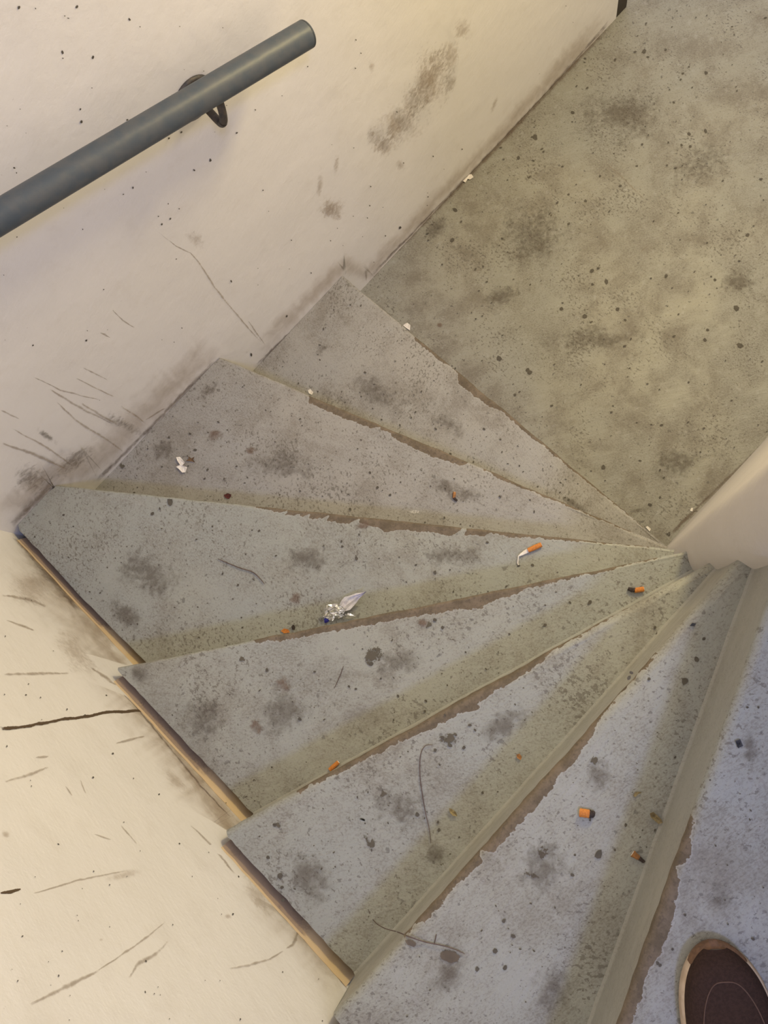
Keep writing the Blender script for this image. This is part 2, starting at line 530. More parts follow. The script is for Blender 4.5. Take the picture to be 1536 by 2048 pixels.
# wall on the other side of the corner
added_ledge = plaster_material('added_ledge_plaster', (0.62, 0.47, 0.28))
D['joint_shade'] = decal_material('joint_shade', (0.36, 0.27, 0.2), 0.0, 0.5, 0.8, 30, soft=0.0, mode='strip')  # tread's shadow in the gap, painted dark over its front part
bmx = MB()
ys = [-2.375 + 2.375 * i / 60 for i in range(61)] + [0.03]
bmx.grid([[(0.0012 * noise.noise(Vector((y * 3, z * 3, 7))), y, z) for y in ys] for z in [TOPZ * i / 60 for i in range(61)]], plaster)
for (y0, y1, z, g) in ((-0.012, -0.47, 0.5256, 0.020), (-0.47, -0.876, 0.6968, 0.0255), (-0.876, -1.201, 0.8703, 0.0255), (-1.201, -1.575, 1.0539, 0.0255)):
    # added plaster ledge in the open gap beside each tread, to catch light
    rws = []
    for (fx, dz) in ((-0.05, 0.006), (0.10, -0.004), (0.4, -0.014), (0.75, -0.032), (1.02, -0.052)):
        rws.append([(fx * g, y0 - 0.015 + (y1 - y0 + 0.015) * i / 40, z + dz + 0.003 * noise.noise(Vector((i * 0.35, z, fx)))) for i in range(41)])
    bmx.grid(rws, added_ledge, flip=True)
    bmx.grid([[(p[0] + 0.0006, p[1], p[2] + 0.0006) for p in r[:30]] for r in rws[1:]], D['joint_shade'],
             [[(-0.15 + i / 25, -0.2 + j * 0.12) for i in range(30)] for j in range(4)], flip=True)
b_s = Surf(bmx, 'b')
b_s.stroke('wash', [(20, 1075), (150, 1240), (225, 1345), (330, 1480), (450, 1640), (470, 1700), (600, 1860), (700, 1975)], 130, 6, False)
b_s.stroke('wash', [(35, 1085), (150, 1215), (235, 1330), (290, 1425), (440, 1620), (470, 1700), (600, 1860), (700, 1975)], 50, 6, False)
b_s.stroke('seam', [(232, 1372), (277, 1421), (328, 1482), (400, 1570), (470, 1645)], 7, 1.5)  # painted edge of the fourth tread's shadow on the wall
b_s.stroke('seam', [(453, 1695), (500, 1755), (568, 1835), (640, 1912), (705, 1990)], 7, 1.5)  # painted shadow edge of the fifth tread
b_s.stroke('seam', [(25, 1070), (60, 1110), (110, 1165), (160, 1225)], 26, 1.5)  # soft shade painted on the wall beside the third tread
b_s.stroke('crack', [(-5, 1457), (30, 1456), (70, 1449), (120, 1440), (180, 1432), (215, 1424), (250, 1423), (300, 1421), (318, 1421)], 8, 2, False)
b_s.stroke('crack', [(0, 1787), (20, 1784), (42, 1778)], 9, 1)
for pts, wd in [([(5, 1566), (50, 1552), (100, 1533)], 9), ([(70, 1516), (98, 1512)], 6), ([(340, 1878), (315, 1905), (275, 1930), (255, 1960)], 12),
                ([(200, 1940), (150, 1965), (100, 1990), (60, 2010)], 12), ([(570, 1900), (540, 1918), (500, 1930), (455, 1938)], 7),
                ([(600, 1855), (585, 1890), (570, 1900)], 8), ([(340, 1835), (300, 1870), (230, 1920), (190, 1945)], 6),
                ([(185, 1668), (225, 1680)], 4), ([(130, 1572), (145, 1592)], 4), ([(0, 1350), (140, 1346)], 8), ([(230, 1488), (290, 1472)], 6),
                ([(60, 1790), (160, 1760), (260, 1740)], 6), ([(380, 1650), (430, 1700), (470, 1750)], 7), ([(180, 1335), (235, 1372)], 8),
                ([(160, 1560), (172, 1588)], 3), ([(240, 1650), (275, 1690)], 4), ([(0, 1190), (60, 1200), (95, 1215)], 9), ([(10, 1240), (70, 1262)], 6)]:
    b_s.stroke('scuff', pts, wd * 1.3, 1.5)
for (x, y, rx, ry, a, m) in [(455, 1833, 12, 9, 0, 'smudge'), (202, 1880, 8, 6, 0, 'smudge'), (12, 1670, 14, 12, 0, 'smudge'),
                             (150, 1310, 100, 40, -50, 'smudge'), (60, 1180, 60, 70, -50, 'smudge'), (250, 1750, 60, 14, 15, 'smudge'),
                             (350, 1560, 60, 20, -52, 'smudge'), (520, 1800, 80, 30, -52, 'smudge')]:
    b_s.patch(m, x, y, rx, ry, a)
b_s.stroke('scuff', [(598, 1862), (612, 1848)], 10, 0)
for i in range(90):
    x, y = RND.uniform(0, 650), RND.uniform(1080, 2048)
    P = onx(x, y)
    k = 3 + (P.y < -0.47) + (P.y < -.875) + (P.y < -1.2)
    if P.y > -0.02 or P.z < Z[min(k, 7)] + 0.02:
        continue
    b_s.blob('spot', x, y, RND.choice((0.8, 1.0, 1.4)), 1.6, RND.uniform(0, 3))
for (x, y, r) in [(225, 1508, 3), (185, 1556, 3), (465, 1829, 3), (218, 1771, 2), (186, 1744, 2), (80, 1396, 2), (470, 1618, 4), (452, 1606, 3)]:
    b_s.blob('spot', x, y, r * 0.7)
tag(bmx.build('wall_left'), 'cream lit plaster wall with a long crack and scuffs', kind='structure')

# spine wall with a rounded end, between the two flights
sm = MB()
prof = [(4.2, CY + CR)] + [(x, CY + CR) for x in (3.2, 2.4, 1.8, 1.5, 1.3, 1.15, 1.08)]
prof += [(CX + CR * cos(pi / 2 + pi * i / 28), CY + CR * sin(pi / 2 + pi * i / 28)) for i in range(29)]
prof += [(x, CY - CR) for x in (1.2, 1.6, 2.4, 4.2)]
rows = []
for i in range(90):
    z = TOPZ * i / 89
    r = []
    for (x, y) in prof:
        k = 0.004 * noise.noise(Vector((x * 6, y * 6, z * 5))) + 0.0018 * noise.noise(Vector((x * 17, y * 17, z * 14)))
        d = Vector((x - CX, y - CY))
        if x > CX:
            d.x = 0
        d.normalize()
        r.append((x + d.x * k, y + d.y * k, z))
    rows.append(r)
sm.grid(rows, plaster_material('spine_plaster', (0.66, 0.62, 0.58)), flip=True)
tag(sm.build('wall_right'), 'rounded plaster end of the spine wall where the treads converge', kind='structure')

# wall behind the upper flight
wm = MB()
wm.grid([[(x, -2.375, z) for x in (4.2, 2, 0)] for z in (0, 1.6, 3.0)], plaster)
tag(wm.build('wall_front'), 'plaster wall along the upper flight', kind='structure')

# ------------------------------------------------------------------ staircase
nose_in = {1: (1.0364, -1.0855), 2: (0.9968, -1.0939), 3: (0.9668, -1.1053), 4: (0.9373, -1.1189), 5: (0.9272, -1.162),
           6: (0.9196, -1.1818), 7: (0.8751, -1.2300), 8: (0.955, -1.255), 9: (0.99, -1.267), 10: (1.0, -1.265)}
nose_out = {1: (1.0185, -0.001), 2: (0.6286, -0.001), 3: (0.1507, -0.001), 4: (0.0250, -0.4715), 5: (0.0260, -0.8751),
            6: (0.0250, -1.2000), 7: (0.024, -1.569), 8: (0.024, -2.05), 9: (0.35, -2.37), 10: (0.80, -2.37)}
corner = {3: [(0.018, -0.001), (0.020, -0.10), (0.018, -0.215), (0.020, -0.339)], 8: [(0.024, -2.37)]}


def extend_in(k):
    """run the nosing line on until it is just inside the rounded spine end"""
    a, o = Vector(nose_in[k]), Vector(nose_out[k])
    d = (a - o).normalized()
    p = a.copy()
    C2 = Vector((CX, CY))
    for _ in range(200):
        if (p - C2).length < CR - 0.006 or (p.x > CX and p.y < CY + CR - 0.006 and p.y > CY - CR + .006):
            break
        p += d * 0.001
    return p


IN = {k: extend_in(k) for k in nose_in}

# where paint is worn off each nosing: (image x, image y, width px)
worn = {
    1: [(828, 674, 0), (832, 678, 3), (888, 725, 3), (900, 735, 0), (914, 750, 2), (922, 758, 12), (960, 790, 14), (985, 808, 9), (996, 815, 3), (1050, 862, 3), (1100, 906, 2), (1110, 915, 0)],
    2: [(618, 789, 0), (626, 793, 11), (690, 820, 12), (752, 849, 10), (760, 852, 0), (764, 854, 4), (786, 863, 2), (795, 868, 12), (850, 890, 14), (890, 905, 14), (930, 921, 8), (938, 925, 0), (966, 937, 0), (969, 938, 5), (975, 941, 0), (990, 948, 5), (1000, 952, 4), (1030, 964, 2), (1040, 968, 0)],
    3: [(500, 1014, 0), (530, 1017, 2), (568, 1021, 3), (574, 1022, 0), (578, 1022, 8), (597, 1024, 8), (600, 1024, 0), (603, 1024, 8), (617, 1026, 8), (620, 1026, 0), (625, 1027, 9), (652, 1029, 9), (657, 1029, 0), (664, 1030, 13), (712, 1034, 13), (716, 1035, 0), (726, 1036, 8), (770, 1041, 14), (790, 1044, 22), (812, 1046, 14), (919, 1055, 14), (923, 1056, 0), (934, 1057, 0), (936, 1057, 11), (976, 1060, 10), (980, 1060, 2), (1020, 1065, 5), (1040, 1067, 0)],
    4: [(505, 1282, 0), (510, 1281, 5), (540, 1275, 6), (548, 1272, 9), (640, 1252, 10), (712, 1237, 12), (800, 1218, 15), (900, 1198, 18), (937, 1190, 26), (960, 1186, 18), (1000, 1178, 14), (1033, 1171, 9), (1050, 1168, 4), (1086, 1161, 4), (1100, 1158, 0)],
    5: [(590, 1585, 0), (596, 1582, 7), (612, 1573, 6), (616, 1570, 0), (625, 1565, 8), (700, 1523, 12), (790, 1472, 14), (850, 1440, 20), (915, 1405, 24), (935, 1394, 30), (950, 1387, 20), (1000, 1358, 18), (1080, 1313, 12), (1100, 1300, 6), (1140, 1280, 3), (1160, 1270, 0)],
    6: [(722, 1965, 0), (760, 1930, 0), (835, 1855, 3), (852, 1836, 12), (881, 1798, 13), (905, 1772, 11), (927, 1746, 16), (946, 1722, 17), (952, 1712, 17), (960, 1702, 2), (970, 1690, 19), (1007, 1652, 22), (1040, 1612, 24), (1077, 1570, 24), (1100, 1544, 20), (1129, 1510, 21), (1150, 1486, 16), (1169, 1463, 14), (1200, 1432, 6), (1232, 1400, 3), (1260, 1370, 0)],
    7: [(1227, 2048, 14), (1240, 2015, 24), (1252, 1980, 28), (1262, 1945, 18), (1280, 1900, 26), (1296, 1862, 32), (1310, 1815, 30), (1325, 1780, 26), (1334, 1745, 18), (1339, 1730, 3), (1345, 1715, 18), (1352, 1695, 20), (1363, 1672, 14), (1377, 1640, 8), (1385, 1620, 2), (1430, 1500, 2), (1440, 1480, 0)],
}
step_text = {1: 'lowest', 2: 'second', 3: 'third', 4: 'fourth', 5: 'fifth', 6: 'sixth', 7: 'seventh'}
marks = {  # per tread: (kind, x, y, rx, ry, angle)
    1: [('haze', 760, 790, 130, 60, -35), ('grime', 1060, 940, 60, 14, -35), ('scuffy', 0, 0, 0, 0, 0), ('haze', 1150, 1010, 90, 22, -35),
        ('haze', 900, 850, 90, 40, -35), ('grime', 520, 730, 16, 14, 45), ('haze', 640, 700, 40, 20, 45)],
    2: [('grime', 670, 875, 34, 14, 20), ('grime', 780, 975, 40, 14, -5), ('rust', 430, 870, 30, 20, 0), ('rust', 500, 900, 20, 14, 0),
        ('grime', 240, 955, 50, 16, 20), ('grime', 350, 935, 34, 22, 20), ('peel', 245, 932, 16, 12, 0), ('haze', 560, 930, 150, 60, 0),
        ('grime', 460, 755, 26, 30, 10), ('haze', 900, 980, 120, 40, -15), ('grime', 960, 1000, 60, 20, -10), ('pale', 830, 1024, 22, 10, 5),
        ('haze', 330, 900, 60, 40, 40), ('grime', 205, 970, 34, 10, 0), ('haze', 420, 780, 50, 30, 40), ('grime', 1130, 1050, 70, 10, -8)],
    3: [('grime', 575, 1110, 55, 26, -15), ('grime', 590, 1120, 28, 18, 0), ('grime', 725, 1055, 34, 24, 0), ('rust', 592, 1197, 24, 24, 0),
        ('rust', 725, 1050, 26, 16, 0), ('grime', 130, 1015, 22, 12, 45), ('grime', 205, 1058, 30, 16, 0), ('grime', 60, 1055, 44, 28, -35),
        ('grime', 868, 1168, 20, 18, 0), ('grime', 845, 1120, 30, 26, 0), ('haze', 300, 1150, 150, 90, -20), ('haze', 620, 1120, 110, 60, -10),
        ('grime', 280, 1085, 20, 12, 0), ('haze', 900, 1110, 150, 40, 0), ('grime', 1150, 1115, 50, 14, -8), ('grime', 270, 1280, 44, 8, 5),
        ('haze', 250, 1230, 80, 50, -40), ('grime', 1250, 1095, 40, 8, 0), ('grime', 150, 1180, 40, 14, -50), ('grime', 700, 1080, 20, 10, 0)],
    4: [('grime', 484, 1318, 18, 16, 0), ('peel', 484, 1318, 17, 16, 0), ('rust', 565, 1370, 36, 34, 30), ('rust', 515, 1455, 26, 34, 20), ('grime', 560, 1380, 40, 24, 20),
        ('grime', 745, 1310, 60, 34, -40), ('peel', 745, 1310, 46, 40, -40), ('grime', 520, 1462, 14, 18, 0), ('grime', 600, 1438, 10, 8, 0),
        ('haze', 400, 1440, 90, 100, 0), ('haze', 800, 1320, 120, 60, 10), ('rust', 845, 1245, 20, 16, 0), ('peel', 858, 1250, 24, 14, 20),
        ('haze', 560, 1420, 110, 90, 0), ('grime', 410, 1425, 24, 60, 10), ('grime', 1080, 1225, 60, 20, 12), ('grime', 1310, 1130, 30, 14, 12), ('haze', 280, 1350, 40, 30, -40)],
    5: [('grime', 770, 1600, 70, 46, 15), ('peel', 768, 1590, 26, 22, 0), ('peel', 745, 1690, 30, 60, 30), ('grime', 745, 1690, 50, 60, 30),
        ('peel', 900, 1480, 46, 34, 10), ('grime', 890, 1480, 70, 40, 10), ('grime', 700, 1640, 30, 28, 0), ('grime', 560, 1655, 24, 12, -50), ('peel', 556, 1650, 18, 12, -50),
        ('grime', 620, 1700, 34, 34, 0), ('grime', 565, 1765, 20, 34, 35), ('haze', 800, 1620, 120, 100, 0), ('grime', 690, 1890, 44, 24, -50),
        ('haze', 620, 1750, 100, 110, 40), ('grime', 720, 1940, 26, 16, -50), ('haze', 1000, 1450, 110, 50, 30), ('haze', 870, 1710, 50, 50, 0), ('grime', 980, 1400, 50, 20, 30), ('grime', 1240, 1270, 26, 16, 30)],
    6: [('peel', 1085, 1705, 34, 30, 0), ('peel', 1065, 1750, 34, 14, -15), ('grime', 1085, 1720, 70, 50, 0), ('grime', 945, 1990, 24, 30, 0), ('peel', 905, 1915, 32, 18, -20),
        ('bare', 900, 1912, 44, 22, -12), ('bare', 820, 1885, 22, 12, -20), ('grime', 1235, 1535, 16, 24, 10), ('grime', 1285, 1350, 26, 10, 10), ('grime', 1275, 1360, 30, 14, 0),
        ('peel', 1190, 1520, 30, 40, 50), ('haze', 1090, 1740, 140, 120, 20), ('grime', 1000, 1900, 30, 16, -20), ('haze', 900, 1950, 120, 80, 40), ('grime', 1270, 1590, 40, 14, 60),
        ('haze', 1200, 1550, 80, 60, 50), ('grime', 1385, 1360, 18, 30, 0), ('haze', 1110, 1980, 90, 100, 60), ('grime', 800, 2000, 40, 30, 30), ('grime', 1370, 1250, 40, 40, 0)],
    7: [('haze', 1440, 1800, 60, 70, 0), ('grime', 1470, 1700, 40, 30, 0), ('haze', 1500, 1500, 40, 100, 0), ('grime', 1420, 1700, 16, 30, 0)],
}
spots = {
    1: [(968, 858, 3), (1120, 985, 2), (640, 720, 2), (730, 745, 3), (690, 805, 2), (1130, 995, 2)],
    2: [(390, 900, 4), (375, 912, 2), (415, 940, 3), (455, 860, 2), (495, 955, 2), (620, 1025, 2), (338, 875, 3), (380, 868, 3), (700, 920, 2),
        (722, 880, 2), (740, 945, 3), (780, 990, 3), (755, 975, 3), (1060, 1000, 2), (700, 1018, 3), (850, 1045, 2), (600, 982, 2)],
    3: [(340, 1004, 7), (147, 1053, 2), (127, 1030, 3), (518, 1062, 3), (143, 1182, 0), (476, 1170, 3), (466, 1198, 2), (318, 1130, 2), (713, 1117, 4),
        (758, 1117, 2), (685, 1093, 3), (683, 1083, 3), (483, 1235, 2), (453, 1292, 2), (275, 1248, 2), (485, 1255, 2), (900, 1140, 2), (832, 1130, 3),
        (275, 975, 2), (305, 1028, 2), (425, 1053, 2), (975, 1085, 3), (1065, 1130, 4), (870, 1145, 4), (305, 1027, 4), (215, 1135, 2)],
    4: [(852, 1402, 3), (850, 1422, 3), (534, 1340, 4), (700, 1410, 0), (742, 1328, 5), (735, 1318, 4), (725, 1298, 2), (762, 1357, 3), (698, 1373, 3), (712, 1378, 3),
        (600, 1438, 4), (796, 1392, 3), (1140, 1205, 3), (1090, 1250, 4), (1115, 1145, 2), (350, 1500, 2), (345, 1430, 2), (870, 1240, 5), (885, 1255, 4), (1180, 1205, 5), (508, 1560, 2)],
    5: [(885, 1475, 4), (900, 1490, 5), (870, 1500, 4), (912, 1470, 3), (928, 1495, 4), (940, 1450, 4), (950, 1460, 3), (965, 1585, 3), (835, 1629, 5), (560, 1752, 6),
        (564, 1775, 4), (566, 1800, 4), (550, 1650, 4), (536, 1715, 4), (740, 1950, 4), (728, 1945, 3), (1310, 1255, 4), (1313, 1268, 3), (1400, 1275, 0), (890, 1430, 3), (1050, 1440, 2), (876, 1644, 3), (878, 1660, 4)],
    6: [(1027, 1872, 5), (1197, 1708, 9), (1310, 1660, 3), (1285, 1660, 2), (1280, 1674, 2), (1293, 1694, 2), (955, 1938, 5), (1393, 1318, 6), (1370, 1362, 8), (1408, 1278, 4),
        (1350, 1515, 3), (1008, 1842, 5), (1010, 1935, 5), (990, 1902, 6), (1150, 1710, 3), (1262, 1345, 4), (1298, 1358, 4), (1258, 1356, 5), (860, 1980, 2), (1145, 1750, 4), (1180, 1640, 3), (1230, 1700, 3), (1252, 1650, 4)],
    7: [(1495, 1415, 3), (1506, 1878, 4), (1370, 1830, 3), (1315, 1926, 4), (1345, 1898, 3), (1450, 1800, 2), (1500, 1640, 2), (1517, 1415, 3), (1420, 1560, 2), (1455, 1730, 2), (1320, 1930, 4)],
}

stairs = empty('staircase', (CX, CY, 0))
tag(stairs, 'grey painted concrete winder staircase fanning round the rounded spine wall', 'staircase')
riser_mat = paint_material('riser_paint', radians(0), dirt=0.25, fleck=0.15, base=(0.33, 0.335, 0.315))
BV = 0.010
SIDE = 0.16
TREADS = {}


def vlerp(a, b, t):
    return a + (b - a) * t


def path_pt(P, t):
    L = [(P[i + 1] - P[i]).length for i in range(len(P) - 1)]
    d = t * sum(L)
    for i, l in enumerate(L):
        if d <= l or i == len(L) - 1:
            return vlerp(P[i], P[i + 1], d / l if l else 0)
        d -= l


for k in range(1, 10):
    A, B = IN[k], Vector(nose_out[k])
    A2, B2 = IN[k + 1], Vector(nose_out[k + 1])
    dr = (B - A).normalized()
    nr = Vector((-dr.y, dr.x))
    if nr.dot(((A2 + B2) - (A + B))) < 0:
        nr = -nr
    L = (B - A).length
    BV = 0.006 if k <= 4 else 0.013
    z = Z[k]
    fine = k <= 7
    NS = 170 if fine else 12
    NT = 26 if fine else 4
    curve = None
    if k in worn:
        curve = []
        for (x, y, wpx) in worn[k]:
            P = onz(x, y, z)
            u = (Vector((P.x, P.y)) - A).dot(dr) / 1.2
            depth = CM.transposed() @ (P - CP)
            curve.append((u, (wpx + (3.5 if k <= 4 and wpx else 0)) * (-depth.z) / F / 0.04))
        curve.sort()
    mat = paint_material('tread_paint', atan2(dr.y, dr.x) * -1 + (0.2 if k % 2 else -0.1), curve, 1.2,
                         dirt=0.5, base=(0.30, 0.312, 0.288) if k > 2 else (0.31, 0.305, 0.295))
    t_mb = MB((CX, CY, 0))
    rows, uvs = [], []

    def wob(s, amp=1.0, ph=0.0):
        u = s * L
        return amp * (0.0022 * noise.noise(Vector((u * 14, k * 7.3 + ph, 0))) + 0.0011 * noise.noise(Vector((u * 60, k * 3.1 + ph, 2))))
    nosing = []
    for j in range(6):
        a = (pi / 2) * j / 5
        off, zz = BV * (1 - cos(a)), z - BV + BV * sin(a)
        r, uu = [], []
        for i in range(NS + 1):
            s = i / NS
            p = vlerp(A, B, s) + nr * (off + wob(s))
            r.append((p.x, p.y, zz + 0.0010 * noise.noise(Vector((p.x * 20, p.y * 20, k)))))
            uu.append((s * L, off))
        rows.append(r)
        uvs.append(uu)
    ang0, ang1 = atan2(A.y - CY, A.x - CX), atan2(A2.y - CY, A2.x - CX)
    if ang1 < ang0 - 0.001 and k >= 4:
        ang1 += 2 * pi
    if k <= 3:
        ang0 %= 2 * pi
        ang1 %= 2 * pi
    OP = [B + nr * BV] + [Vector(c) for c in corner.get(k, [])] + [B2]
    if k <= 3:
        OP[0] = Vector((B.x - BV, B.y))
    for j in range(1, NT + 1):
        t = (j / NT) ** 1.1
        I = vlerp(A + nr * BV, A2, t)
        dv = I - Vector((CX, CY))
        if dv.length > CR - 0.006 and I.x < CX:
            I = Vector((CX, CY)) + dv.normalized() * (CR - 0.006)
        O = path_pt(OP, t)
        r, uu = [], []
        for i in range(NS + 1):
            s = i / NS
            p = vlerp(I, O, s)
            if k >= 3 and i == NS and p.y < -0.02:
                p = p + Vector((0.0022 * noise.noise(Vector((p.y * 45, k, 0))) + 0.0016 * noise.noise(Vector((p.y * 130, k, 5))), 0))
            r.append((p.x, p.y, z + 0.0012 * noise.noise(Vector((p.x * 6, p.y * 6, k)))))
            uu.append((s * L, max(BV + 0.0001, (p - A).dot(nr))))
        rows.append(r)
        uvs.append(uu)
    cross = dr.cross(nr)
    t_mb.grid(rows, mat, uvs, flip=(cross < 0))
    # worn outer side of the slab, standing off the wall
    out = [r[-1] for r in rows]
    t_mb.grid([[(p[0], p[1], p[2]) for p in out], [(p[0] - 0.0015, p[1], p[2] - 0.004) for p in out], [(p[0] - 0.002, p[1], p[2] - SIDE) for p in out]], riser_mat, flip=(cross > 0))
    ts = Surf(t_mb, 'z', z + 0.0008)
    for (m, x, y, rx, ry, a) in marks.get(k, []):
        if m in D:
            ts.patch(m, x, y, rx, ry, a)
    for (x, y, r_) in spots.get(k, []):
        if r_:
            ts.blob('spot', x, y, r_ * 0.85, 1.25, RND.uniform(0, 3))
    if fine:
        inv = Vector((0, 0, 0))
        for i in range(90):
            s, t = sqrt(RND.uniform(0.04, 0.98)), RND.uniform(0.05, 0.95)
            p = vlerp(vlerp(A + nr * .02, A2, t), path_pt(OP, t), min(s, 0.985))
            q = CM.transposed() @ (Vector((p.x, p.y, z)) - CP)
            x, y = 768 + F * q.x / -q.z, 1024 - F * q.y / -q.z
            ts.blob('spot', x, y, RND.choice((0.8, 1.0, 1.2, 1.7)), RND.uniform(1, 2), RND.uniform(0, 3))
    tr = t_mb.build('tread', stairs)
    # riser
    rr = []
    zb = Z[k - 1]
    for (off, zz) in [(-0.006, zb - 0.002), (-0.0045, zb + 0.001), (-0.002, zb + 0.003), (-0.0008, zb + 0.007), (0.0, zb + 0.020), (0.001, (zb + z) / 2), (0.0, z - BV - 0.01), (0.0, z - BV)]:
        row = []
        for i in range(NS + 1):
            s = i / NS
            p = vlerp(A, B, s) + nr * (off + wob(s) * (1 if zz > z - 0.03 else 0.4))
            p.x = max(p.x, 0.0235 if k > 3 else p.x)
            p.y = min(p.y, -0.0008)
            row.append((p.x, p.y, zz + (0.0010 * noise.noise(Vector((p.x * 20, p.y * 20, k))) if zz == z - BV else 0)))
        rr.append(row)
    r_mb = MB((CX, CY, 0))
    r_mb.grid(rr, riser_mat, flip=(cross < 0))
    ro = r_mb.build('riser', stairs)


# ------------------------------------------------------------------ handrail
def frame(d):
    d = d.normalized()
    a = Vector((0, 0, 1)) if abs(d.z) < 0.9 else Vector((1, 0, 0))
    u = d.cross(a).normalized()
    return u, u.cross(d).normalized()


def tube(mb, pts, radii, mat, n=20, cap=True, flat=1.0, up=None):
    pts = [Vector(p) for p in pts]
    rows = []
    for i, p in enumerate(pts):
        d = pts[min(i + 1, len(pts) - 1)] - pts[max(i - 1, 0)]
        u, v = frame(d)
        r = radii[i] if hasattr(radii, '__len__') else radii
        rows.append([p + u * (r * cos(2 * pi * k / n)) + v * (r * flat * sin(2 * pi * k / n)) for k in range(n)])
    mb.grid(rows, mat, close=True)
    if cap:
        mb.face(list(rows[-1]), mat)
        mb.face(list(reversed(rows[0])), mat)
    return rows


rail_paint = plain('rail_paint', (0.055, 0.070, 0.090), 0.45, 0.0, (0.078, 0.086, 0.098), 40, 0.25, spec=0.4)
iron = plain('bracket_iron', (0.05, 0.048, 0.05), 0.55, 0.3, (0.085, 0.07, 0.06), 120, 0.4)
P0, P1 = Vector((0.551, -0.075, 1.327)), Vector((1.126, -0.075, 1.097))
dd = (P1 - P0).normalized()
Pl = P0 - dd * 0.50
rail = empty('handrail', (P1.x, P1.y, P1.z))
tag(rail, 'slate grey steel pipe handrail sloping along the white wall', 'handrail')
mb = MB(P1)
RR = 0.0240
N = 60
rp = [Pl + (P1 - Pl) * (i / N) for i in range(N + 1)]
tube(mb, rp, RR, rail_paint, 40, cap=False)
mb.build('pipe', rail)
mb = MB(P1)
tube(mb, [P1 - dd * 0.002, P1 + dd * 0.0015, P1 + dd * 0.003], [RR, RR, RR - 0.002], rail_paint, 40)
mb.build('end_cap', rail)
mb = MB(P1)
tube(mb, [Pl + dd * 0.002, Pl - dd * 0.0015, Pl - dd * 0.003], [RR, RR, RR - 0.002], rail_paint, 40)
mb.build('end_cap', rail)
for cx in (0.928, 0.23):
    rz = P0.z + (cx - P0.x) * dd.z / dd.x
    mb = MB(P1)
    c = Vector((cx - 0.010, 0, rz - 0.078))
    arm = [c + Vector((0.004, -0.002, -0.004)), c + Vector((0.003, -0.03, -0.008)), c + Vector((0.0, -0.058, -0.008)), c + Vector((-0.001, -0.074, -0.002)),
           c + Vector((0.002, -0.082, 0.012)), c + Vector((0.008, -0.082, 0.032)), c + Vector((0.014, -0.077, 0.052))]
    sm_pts = []
    for i in range(len(arm) - 1):
        for t in range(5):
            a0, a1, a2, a3 = arm[max(0, i - 1)], arm[i], arm[i + 1], arm[min(len(arm) - 1, i + 2)]
            u = t / 5
            sm_pts.append(0.5 * ((2 * a1) + (a2 - a0) * u + (2 * a0 - 5 * a1 + 4 * a2 - a3) * u * u + (3 * a1 - a0 - 3 * a2 + a3) * u ** 3))
    sm_pts.append(arm[-1])
    tube(mb, sm_pts, 0.0070, iron, 16)
    br = mb.build('bracket', rail)
    mb = MB(P1)
    tube(mb, [c + Vector((0, -0.0005, 0)), c + Vector((0, -0.005, 0)), c + Vector((0, -0.0065, 0))], [0.043, 0.043, 0.040], iron, 40)
    pl = mb.build('wall_plate', br)
    for a in (0.5, 2.6, 4.7):
        mb = MB(P1)
        q = c + Vector((0.028 * cos(a), -0.0062, 0.028 * sin(a)))
        tube(mb, [q, q + Vector((0, -0.0022, 0)), q + Vector((0, -0.003, 0))], [0.0045, 0.004, 0.002], iron, 14)
        mb.build('screw', br)

# ------------------------------------------------------------------ litter
orange = plain('filter_paper', (0.60, 0.23, 0.045), 0.7, 0, (0.48, 0.16, 0.03), 300, 0.2)
tan = plain('stained_filter', (0.42, 0.19, 0.06), 0.8, 0, (0.25, 0.12, 0.05), 250, 0.4)
char = plain('charred_end', (0.03, 0.022, 0.02), 0.9, 0, (0.06, 0.045, 0.04), 300, 0.5)
paper = plain('white_paper', (0.82, 0.78, 0.72), 0.7, 0, (0.72, 0.66, 0.60), 120, 0.3)
brownbit = plain('brown_scrap', (0.20, 0.12, 0.06), 0.8, 0, (0.10, 0.06, 0.035), 200, 0.4)
redbit = plain('dark_red_scrap', (0.11, 0.018, 0.018), 0.6, 0, (0.06, 0.012, 0.012), 200, 0.4)
blackbit = plain('black_scrap', (0.018, 0.02, 0.026), 0.55, 0, (0.035, 0.035, 0.04), 200, 0.3)
olive = plain('dry_leaf', (0.30, 0.24, 0.12), 0.75, 0, (0.16, 0.12, 0.06), 160, 0.4)
hairm = plain('hair_strand', (0.085, 0.055, 0.05), 0.5, 0, (0.13, 0.09, 0.08), 90)
TZ = [0.0012] + [Z[i] + 0.0016 for i in range(1, 9)]


